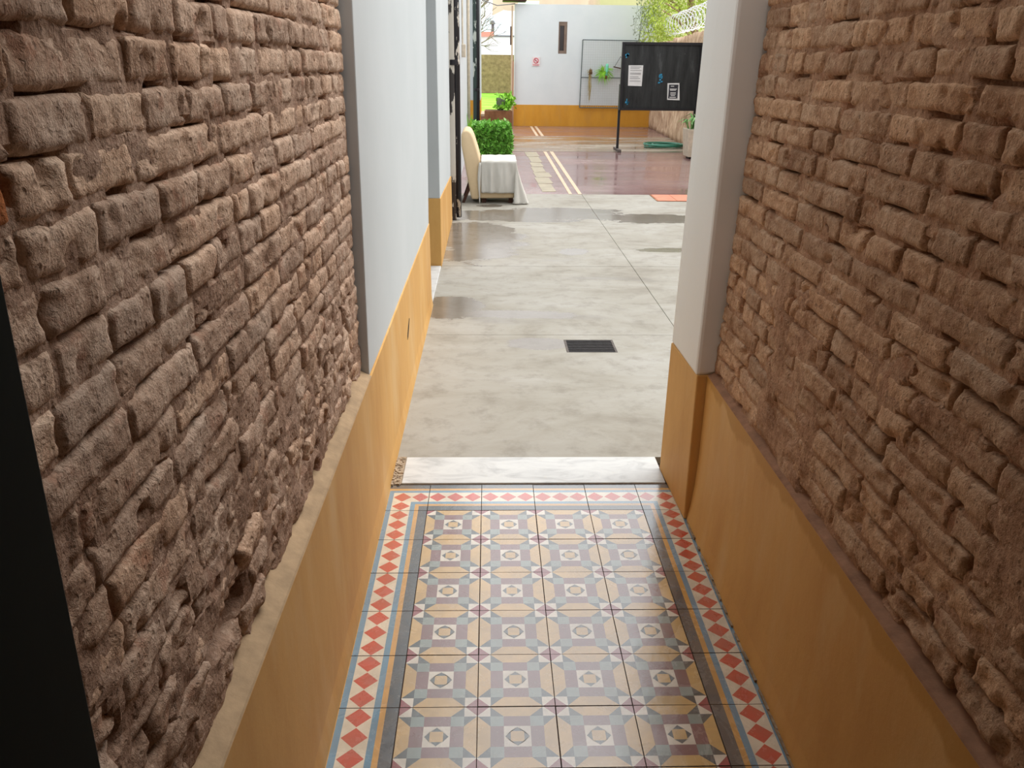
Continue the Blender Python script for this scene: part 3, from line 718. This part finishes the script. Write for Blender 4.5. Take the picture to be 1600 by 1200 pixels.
for i in range(13):
    for j in range(9):
        a, k = i/12, j/8
        vs.append((.50 + .18*a, CY0-.075+.09*k, .008 + .045*max(0, math.sin(a*7)*math.sin(k*3.1))*.9 + .01*noise.noise(Vector((a*6, k*6, 2)))+.006))
b.add(vs, [(i*9+j, i*9+j+1, (i+1)*9+j+1, (i+1)*9+j) for i in range(12) for j in range(8)])
vs = []      # narrow tail hanging at the back corner
for i in range(15):
    k = i/14; w = .012+.006*math.sin(k*5)
    for sgn in (-1, 1): vs.append((.118 + sgn*w - .012*math.sin(k*3) - .02*max(0, k-.8), CY0-.025-.01*k, .47-.465*k))
b.add(vs, [(2*i, 2*i+1, 2*i+3, 2*i+2) for i in range(14)])
cl = b.build('throw_cloth', M['cloth'], None, 'white cotton throw draped over the cream chair seat', 'cloth', smooth=True)
m = cl.modifiers.new('thick', 'SOLIDIFY'); m.thickness = .004

# ------------------------------------------------------------------ foliage helpers
def leaves(b, pts, size, rnd, up=.3, asp=2.2, nrm=None):
    for p in pts:
        d = Vector((rnd.gauss(0,1), rnd.gauss(0,1), rnd.gauss(0,1)+up)).normalized()
        if nrm is not None: d = (d*.8+nrm).normalized()
        a = d.cross(Vector((rnd.gauss(0,1), rnd.gauss(0,1), rnd.gauss(0,1)))).normalized()
        s = size*rnd.uniform(.7, 1.3); p = Vector(p); q = d.cross(a)
        b.add([p, p+d*s*.5+a*s/asp*.5+q*s*.06, p+d*s, p+d*s*.5-a*s/asp*.5+q*s*.06], [(0,1,2,3)])
rn = random.Random(21)
# hedge
hd = empty('box_hedge', (.2, 13.0, 0), 'clipped green box hedge behind the cream chair', 'hedge')
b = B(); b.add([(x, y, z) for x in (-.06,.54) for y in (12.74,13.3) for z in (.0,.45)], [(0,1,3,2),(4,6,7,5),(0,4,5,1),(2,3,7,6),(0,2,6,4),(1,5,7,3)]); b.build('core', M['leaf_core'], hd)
b = B(); pts = []
for _ in range(5200):
    f = rn.random(); x, y, z = rn.uniform(-.09, .6), rn.uniform(12.7, 13.35), rn.uniform(.0, .5)
    if f < .5: y = 12.70 + abs(rn.gauss(0, .025))
    elif f < .72: z = .465 + rn.gauss(0, .03)
    elif f < .86: x = .585 - abs(rn.gauss(0, .02))
    if x > .5 and z > .42 and rn.random() < .5: continue
    pts.append((x, y, z))
leaves(b, pts, .08, rn, .35, 1.5); b.build('leaves', M['leaf_hedge'], hd, recalc=False)
# long grassy weed by the wall left of the hedge
b = B()
for _ in range(40):
    x, y = rn.uniform(-.18, -.13), rn.uniform(12.5, 12.62); h = rn.uniform(.35, .75)
    b.tube([(x, y, 0), (x+rn.uniform(-.02,.04), y, h*.6), (x+rn.uniform(-.02,.1), y, h)], .006, 4, .2)
b.build('tall_weed', M['leaf_bright'], None, 'thin tall weed growing against the white wall by the hedge', 'weed')
# rusty planter box + potted plant
pb = empty('planter_box', (.39, 14.1, 0), 'tall rusty brown planter box behind the hedge', 'planter')
B().box(.127, .655, 13.85, 13.87, 0, .697).build('front_panel', M['rust'], pb, bevel=.003)
B().box(.127, .655, 14.38, 14.40, 0, .697).build('rear_panel', M['rust'], pb)
for x in (.127, .635): B().box(x, x+.02, 13.871, 14.379, 0, .697).build('side_panel', M['rust'], pb)
B().box(.148, .634, 13.872, 14.378, .0, .69).build('soil', M['soil'], pb)
pt = empty('potted_plant', (.44, 14.1, .698), 'leafy plant in a mossy grey pot on the rusty planter', 'potted plant')
b = B(); nn = 16
prof = [(.055, .6985), (.085, .73), (.09, .92), (.08, .925), (.075, .88)]
vs = [(.44+r*math.cos(2*math.pi*k/nn), 14.1+r*math.sin(2*math.pi*k/nn), z) for r, z in prof for k in range(nn)]
b.add(vs, [(i*nn+k, i*nn+(k+1)%nn, (i+1)*nn+(k+1)%nn, (i+1)*nn+k) for i in range(len(prof)-1) for k in range(nn)] + [tuple(range(nn)), tuple(range(4*nn, 5*nn))])
b.build('pot', M['pot_grey'], pt, smooth=True)
b = B(); leaves(b, [(rn.gauss(.57, .05), rn.gauss(14.05, .08), rn.uniform(.72, .98)) for _ in range(130)], .09, rn, .5, 1.6)
leaves(b, [(rn.gauss(.45, .1), rn.gauss(13.95, .05), rn.uniform(.72, .77)) for _ in range(70)], .06, rn, .5, 1.6)
leaves(b, [(rn.gauss(.44, .05), rn.gauss(14.1, .05), rn.uniform(.87, .98)) for _ in range(40)], .06, rn, .5, 1.6)
b.build('leaves', M['leaf_bright'], pt, recalc=False)
# low brick ledge with pale top left of the planter box
lb = empty('masonry_bench', (.06, 16.4, 0), 'low brick bench with pale top beside the rusty planter', 'bench')
B().box(.036, .22, 15.9, 17.0, 0, .48).build('base', M['far_brown'], lb); B().box(.036, .25, 15.86, 17.05, .48, .53).build('top', M['stripe'], lb, bevel=.004)

# ------------------------------------------------------------------ notice board
nb = empty('notice_board', (3.4, 13.6, 0), 'black free-standing notice board on steel posts in the yard', 'notice board')
x0, x1, z0, z1 = 2.655, 4.14, .742, 1.93
B().box(x0+.02, x1-.02, 13.60, 13.62, z0+.02, z1-.02).build('panel', M['board'], nb)
B().box(x0, x0+.045, 13.575, 13.65, z0, z1).build('frame_side', M['black'], nb); B().box(x1-.045, x1, 13.575, 13.65, z0, z1).build('frame_side', M['black'], nb)
B().box(x0+.045, x1-.045, 13.575, 13.65, z1-.045, z1).build('frame_rail', M['black'], nb); B().box(x0+.045, x1-.045, 13.575, 13.65, z0, z0+.045).build('frame_rail', M['black'], nb)
for x in (2.672, 4.11):
    B().box(x-.022, x+.022, 13.655, 13.70, .03, 1.2).build('post', M['black'], nb)
    B().box(x-.03, x+.03, 13.35, 14.0, 0, .045).build('foot', M['iron_frame'], nb)
sh = empty('notice_sheet', (2.925, 13.597, 1.18), 'white notice sheet pinned to the black board', 'paper')
B().hexa([(2.797,13.590,1.176),(3.055,13.592,1.172),(3.055,13.5985,1.172),(2.797,13.5985,1.176),(2.79,13.590,1.532),(3.06,13.592,1.534),(3.06,13.5985,1.534),(2.79,13.5985,1.532)]).build('sheet', M['paper'], sh)
for k, (zz, w) in enumerate(((1.50,.2), (1.475,.17), (1.44,.21), (1.395,.2), (1.375,.2), (1.33,.16), (1.30,.19), (1.255,.2))):
    B().box(2.825, 2.825+w, 13.5885, 13.5899, zz, zz+.008).build('text_line', M['ink'], sh)
ps = empty('small_poster', (3.66, 13.597, .93), 'dark printed poster with white border on the black board', 'poster')
B().hexa([(3.55,13.590,.935),(3.785,13.590,.928),(3.785,13.5985,.928),(3.55,13.5985,.935),(3.535,13.590,1.228),(3.755,13.590,1.232),(3.755,13.5985,1.232),(3.535,13.5985,1.228)]).build('sheet', M['paper'], ps)
B().box(3.565, 3.74, 13.5885, 13.5899, .96, 1.205).build('print', M['ink_dark'], ps)
for zz, a, w in ((1.17, 3.60, .06), (1.12, 3.585, .13), (1.10, 3.59, .11), (1.055, 3.60, .1), (1.03, 3.60, .1), (1.005, 3.61, .08), (.975, 3.59, .12)):
    B().box(a, a+w, 13.5870, 13.5884, zz, zz+.012).build('print_mark', M['paper'], ps)
for (x, z, w, h, d) in ((2.745, 1.70, .05, .09, 'upper left corner of'), (2.80, .90, .06, .10, 'lower left corner of'), (3.40, 1.29, .05, .17, 'middle of')):
    b = B()
    for _ in range(7):
        xx, zz = x+rn.uniform(-.5,.5)*w, z+rn.uniform(-.5,.5)*h; a, c = rn.uniform(.008,.022), rn.uniform(.012,.03)
        b.prism([(xx-a, zz-c), (xx+a*.8, zz-c*.7), (xx+a, zz+c*.8), (xx-a*.6, zz+c)], 'y', 13.5925, 13.5995)
    b.build('paper_scrap', M['blue'], None, 'torn turquoise paper scraps at the %s the black board' % d, 'paper scrap')

# ------------------------------------------------------------------ far wall fittings
sg_ = empty('no_smoking_sign', (1.42, 20.19, 1.49), 'small pale no smoking sign on the far white wall', 'sign')
B().box(1.315, 1.525, 20.18, 20.199, 1.485, 1.705).build('plate', M['sign_white'], sg_)
def ring(cx, cz, r0, r1, y0, y1, n=28):
    b = B(); vs = []
    for k in range(n):
        a = 2*math.pi*k/n
        for r in (r0, r1):
            for y in (y0, y1): vs.append((cx+r*math.cos(a), y, cz+r*math.sin(a)))
    fs = []
    for k in range(n):
        o, q = 4*k, 4*((k+1)%n); fs += [(o,o+2,q+2,q), (o+1,q+1,q+3,o+3), (o,q,q+1,o+1), (o+2,o+3,q+3,q+2)]
    return b.add(vs, fs)
ring(1.42, 1.615, .048, .068, 20.174, 20.1799).build('ring', M['sign_red'], sg_)
B().hexa([(1.372,20.174,1.653),(1.384,20.174,1.665),(1.384,20.1795,1.665),(1.372,20.1795,1.653),(1.457,20.174,1.567),(1.469,20.174,1.579),(1.469,20.1795,1.579),(1.457,20.1795,1.567)]).build('slash', M['sign_red'], sg_)
B().box(1.392, 1.440, 20.1755, 20.1795, 1.608, 1.620).build('cigarette', M['ink_dark'], sg_)
for zz, w in ((1.518, .17), (1.498, .15)): B().box(1.42-w/2, 1.42+w/2, 20.1765, 20.1799, zz, zz+.010).build('caption', M['sign_red'], sg_)
gp = empty('wire_grid_panel', (3.3, 20.1, .48), 'framed wire mesh panel leaning on the far white wall', 'wire panel')
gx0, gx1, gz0, gz1 = 2.585, 4.12, .48, 2.125
for a, c in (((gx0, gz0), (gx0+.02, gz1)), ((gx1, gz0), (gx1, gz1)), ((gx0+.02, gz1), (gx1, gz1-.01)), ((gx0, gz0), (gx1, gz0)), ((gx0+.01, 1.222), (gx1, 1.215))):
    B().tube([(a[0], 20.12, a[1]), (c[0], 20.12, c[1])], .013, 6).build('frame_bar', M['grid_frame'], gp)
b = B(); n = 26
for k in range(1, n):
    x = gx0 + (gx1-gx0)*k/n; b.box(x-.0018, x+.0018, 20.120, 20.126, gz0, gz1)
for k in range(1, 28):
    z = gz0 + (gz1-gz0)*k/28; b.box(gx0, gx1, 20.114, 20.120, z-.0018, z+.0018)
b.build('wire_mesh', M['wire'], gp, kind='stuff')
hp = empty('hanging_plant', (2.82, 20.06, 1.1), 'dry brown hanging plant at the left of the mesh panel', 'hanging plant')
B().tube([(2.83, 20.05, 1.30), (2.83, 20.05, 1.42)], .045, 10, .8).build('pot', M['soil'], hp, smooth=True)
b = B()
for _ in range(9): 
    x = 2.81+rn.uniform(-.02,.03); b.tube([(x, 20.05, 1.36), (x+rn.uniform(-.02,.03), 20.04, 1.0), (x+rn.uniform(-.03,.03), 20.04, rn.uniform(.6,.85))], .008, 4, .4)
leaves(b, [(rn.gauss(2.82,.03), 20.04, rn.uniform(1.25,1.45)) for _ in range(25)], .06, rn)
b.build('stems', M['dry'], hp, recalc=False)
hp = empty('hanging_plant', (3.15, 20.06, 1.2), 'bushy green hanging plant with mint bottle on the mesh panel', 'hanging plant')
B().tube([(3.24, 20.05, 1.28), (3.25, 20.05, 1.38), (3.25, 20.05, 1.50), (3.25, 20.05, 1.56)], .05, 12, .6).build('bottle', M['teal_cup'], hp, smooth=True)
B().tube([(3.22, 20.05, 1.20), (3.24, 20.05, 1.27)], .04, 10).build('pot', M['soil'], hp, smooth=True)
b = B()
for _ in range(60):
    a = rn.uniform(-2.4, .6); L = rn.uniform(.12, .3); x0_, z0_ = 3.16, 1.34
    b.tube([(x0_, 20.05, z0_), (x0_+.5*L*math.cos(a), 20.03, z0_+.5*L*math.sin(a)+.05), (x0_+L*math.cos(a)*(1 if a > -1.5 else 1), 20.02, z0_+L*math.sin(a)-.02)], .011, 4, .2)
for _ in range(40):
    a = rn.uniform(1.4, 3.6); L = rn.uniform(.12, .26)
    b.tube([(3.16, 20.05, 1.32), (3.16+.5*L*math.cos(a), 20.03, 1.32+.5*L*math.sin(a)+.04), (3.16+L*math.cos(a), 20.02, 1.32+L*math.sin(a)-.03)], .011, 4, .2)
b.build('leaves', M['leaf_bright'], hp)
hs = empty('hanging_shelf', (3.62, 20.06, 1.42), 'small dark wooden swing shelf hanging on the mesh panel', 'hanging shelf')
B().hexa([(3.42,20.03,1.475),(3.76,20.03,1.405),(3.76,20.11,1.405),(3.42,20.11,1.475),(3.42,20.03,1.50),(3.76,20.03,1.435),(3.76,20.11,1.435),(3.42,20.11,1.50)]).build('board', M['dark_wood'], hs)
for x, z in ((3.45, 1.495), (3.73, 1.435)): B().tube([(x, 20.07, z), (3.59, 20.07, 1.74)], .006, 4).build('string', M['grid_frame'], hs)

# gate post, gate leaf edge
gt = empty('gate_post', (.80, 20.1, 0), 'pale gate post with dark latch at the left end of the far wall', 'gate post')
B().box(.775, .815, 20.12, 20.2, 0, 2.9).build('post', M['stripe'], gt); B().box(.818, .85, 20.1, 20.2, 0, 1.6).build('leaf_edge', M['far_brown'], gt)
B().box(.765, .79, 20.05, 20.12, .05, .32).build('latch', M['black'], gt); B().box(.745, .775, 20.1, 20.16, 1.98, 2.42).build('lamp', M['dark_wood'], gt, bevel=.01)

# hose, planter, orange tile
b = B(); pts = []
for i in range(260):
    t = i/260; a = t*2*math.pi*6.3; r = .21 + .10*math.sin(t*9) + .02*math.sin(t*31)
    pts.append((3.74 + (r+.08)*math.cos(a)*1.02, 14.45 + (r+.08)*math.sin(a)*.95, .016 + .05*abs(math.sin(t*13))))
b.tube(pts, .014, 6); b.build('garden_hose', M['hose'], None, 'coiled green garden hose lying on the wet yard floor', 'hose', smooth=True)
pl = empty('concrete_planter', (3.92, 12.45, 0), 'pale concrete planter with strappy green plant at the right', 'planter')
B().hexa([(3.715,12.25,.03),(4.10,12.25,.03),(4.10,12.65,.03),(3.715,12.65,.03),(3.68,12.22,.50),(4.13,12.22,.50),(4.13,12.68,.50),(3.68,12.68,.50)]).build('pot', M['planter'], pl, bevel=.012)
for x in (3.8, 4.02): B().box(x-.04, x+.04, 12.3, 12.6, 0, .032).build('foot', M['pit'], pl)
b = B()
for _ in range(46):
    a = rn.uniform(0, 6.28); L = rn.uniform(.25, .5); c0 = Vector((3.86+rn.uniform(-.12,.12), 12.42+rn.uniform(-.1,.1), .48)); d = Vector((math.cos(a), math.sin(a), 0)); w = Vector((-d.y, d.x, 0))*.02
    p1 = c0 + d*L*.35 + Vector((0,0,L*.55)); p2 = c0 + d*L*.8 + Vector((0,0,L*.35))
    b.add([c0-w*.5, c0+w*.5, p1+w, p1-w, p2], [(0,1,2,3), (3,2,4)])
b.build('leaves', plain('strap_leaf', srgb(110, 160, 90), .5, .25, 12, 0, spec=.4), pl, recalc=False)
om = empty('orange_mat', (2.6, 7.65, 0), 'orange tiled drain cover flush beside the concrete edge', 'mat')
B().box(2.255, 3.2, 7.40, 7.92, .0015, .006).build('frame', M['rust'], om)
for i in range(4):
    B().box(2.275+i*.23, 2.275+i*.23+.222, 7.415, 7.905, .004, .009).build('tile', M['orange'], om, bevel=.002)

# ------------------------------------------------------------------ tree and wire over the boundary wall
tr = empty('leaning_tree', (5.6, 18.9, 0), 'yellow-green tree overhanging the right boundary wall', 'tree')
b = B(); b.tube([(5.6, 18.9, 0), (5.4, 18.8, 1.6), (5.0, 18.6, 2.6), (4.8, 18.4, 4.0)], .13, 10, .5)
for k in range(7):
    a = rn.uniform(1.6, 3.0); b.tube([(5.2-.08*k, 18.7, 2.0+.25*k), (4.9+.5*math.cos(a), 18.4+rn.uniform(-.5,.5), 2.5+.2*k), (4.5+.6*math.cos(a), 18.2+rn.uniform(-.6,.6), 2.7+.15*k)], .035, 6, .3)
b.build('trunk', M['bark'], tr, smooth=True)
b = B(); pts = []
for _ in range(1500):
    cx_, cy_, cz_ = rn.uniform(4.0, 6.2), rn.uniform(17.6, 19.8), rn.uniform(2.15, 4.3)
    if cz_ < 2.55 and cx_ > 4.9: continue
    for _ in range(9): pts.append((cx_+rn.gauss(0,.07), cy_+rn.gauss(0,.07), cz_-abs(rn.gauss(0,.16))))
leaves(b, pts, .085, rn, -.5, 3.0); b.build('foliage', M['leaf_tree'], tr, recalc=False)
b = B(); pts = []
for _ in range(34):
    x_, y_, t_ = rn.uniform(3.75, 4.3), rn.uniform(18.6, 19.6), rn.uniform(2.5, 3.3)
    L = rn.uniform(.3, .9)
    b.tube([(x_+.3, y_, t_+.25), (x_+.05, y_, t_), (x_, y_, t_-L)], .004, 3)
    for k in range(10): pts.append((x_+rn.gauss(0,.03), y_+rn.gauss(0,.03), t_-L*k/10))
leaves(b, pts, .07, rn, -.6, 3.2); b.build('hanging_twigs', M['leaf_grey'], tr, recalc=False)
b = B(); pts = []
for i in range(420):
    t = i/420; a = t*2*math.pi*15; y = 13.2+t*5.6; xb = 4.17+.28*(y-13.1)/7.1
    pts.append((xb+.12+.19*math.cos(a), y, 2.46-.06*t+.21*math.sin(a)+.01*math.sin(a*5.3)))
b.tube(pts, .008, 4)
for p in pts[::3]: b.box(p[0]-.022, p[0]+.022, p[1]-.003, p[1]+.003, p[2]-.009, p[2]+.009)
b.build('razor_wire', M['razor'], None, 'coiled razor wire along the top of the boundary wall', 'razor wire')

# ------------------------------------------------------------------ distance beyond the lawn
fb = struct(B().box(-8, 10, 45.8, 46.1, 0, 1.98), 'wall_garden', M['far_brick'], 'tan brick garden wall at the end of the lawn')
hs_ = empty('white_house', (.6, 50, 0), 'low white house behind the garden wall', 'house')
B().box(-9, 12, 50, 56, 0, 3.0).build('wall', M['far_white'], hs_)
B().prism([(49.8, 3.0), (51.5, 3.32), (53, 3.0)], 'x', -9, .45).build('roof', M['roof_red'], hs_)
B().box(.45, 12, 49.9, 56, 3.0, 3.08).build('parapet', M['ink'], hs_)
B().tube([(.4, 52, 2.9), (.4, 52, 3.75)], .09, 8).build('chimney', M['ink'], hs_); B().tube([(.4, 52, 3.75), (.4, 52, 3.95)], .17, 8, .5).build('chimney_cap', M['ink'], hs_)
gh = empty('gabled_house', (1, 62, 0), 'pale blue gabled house rising behind the white house', 'house')
B().prism([(-12, 0), (14, 0), (14, 3.1), (1.2, 5.1), (-3, 3.1), (-12, 3.1)], 'y', 62, 70).build('wall', M['far_blue'], gh)
ab = empty('apartment_block', (6, 85, 0), 'tan apartment block with pale windows far behind the yard', 'building')
B().box(.5, 26, 85, 97, 0, 14).build('wall', M['far_tan'], ab)
for i in range(7):
    for z in (4.6, 7.6, 10.6):
        w_ = B().box(1.6+i*3.2, 2.9+i*3.2, 84.9, 85.02, z, z+1.7).build('window', M['far_white'], ab)
        B().box(1.75+i*3.2, 2.75+i*3.2, 84.86, 84.9, z+.15, z+1.55).build('pane', M['interior'], w_)
bb = empty('brown_house', (7, 40, 0), 'brown and white rooftops showing over the far wall', 'house')
B().box(2.6, 5.2, 40, 44, 0, 3.1).build('wall', M['far_brown'], bb); B().box(5.3, 12, 39, 44, 0, 4.6).build('wing', M['far_tan'], bb); B().box(1.6, 2.55, 40, 44, 0, 4.3).build('annex', M['far_white'], bb)
B().box(1.9, 2.2, 39.95, 40.02, 3.2, 4.0).build('window', M['interior'], bb)
bt = empty('bare_tree', (-.8, 44, 0), 'leafless tree with thin branches beyond the lawn', 'tree')
b = B(); b.tube([(-.9, 44, 0), (-.8, 44, 1.8), (-.6, 44, 3.4)], .12, 8, .6)
def twig(p, d, L, r, depth):
    q = p + d*L; mid = p + d*L*.5 + Vector((rn.uniform(-.1,.1), rn.uniform(-.1,.1), rn.uniform(-.05,.1)))*L*.5
    b.tube([p, mid, q], r, 4, .6)
    if depth:
        for _ in range(rn.choice((2, 3))): twig(q if rn.random() < .6 else mid, (d+Vector((rn.gauss(0,.5), rn.gauss(0,.4), rn.gauss(.1,.45)))).normalized(), L*rn.uniform(.6,.85), r*.62, depth-1)
for k in range(6): twig(Vector((-.75+.02*k, 44, 2.2+.35*k)), Vector((rn.uniform(.4,1), rn.uniform(-.4,.4), rn.uniform(.2,.8))).normalized(), .9, .045, 3)
b.build('branches', M['twig'], bt)
ea = B().box(.55, 1.15, 20.0, 20.6, 3.0, 3.12).build('canopy', M['dark_wood'], None, 'dark small canopy above the gate post', 'canopy', bevel=.02)
wire_ = B().tube([(.03, 17.5, 2.86), (.4, 19, 2.83), (.86, 20.25, 2.95)], .012, 5).build('overhead_cable', M['ink'], None, 'thin cable strung from left wall end to far wall', 'cable')
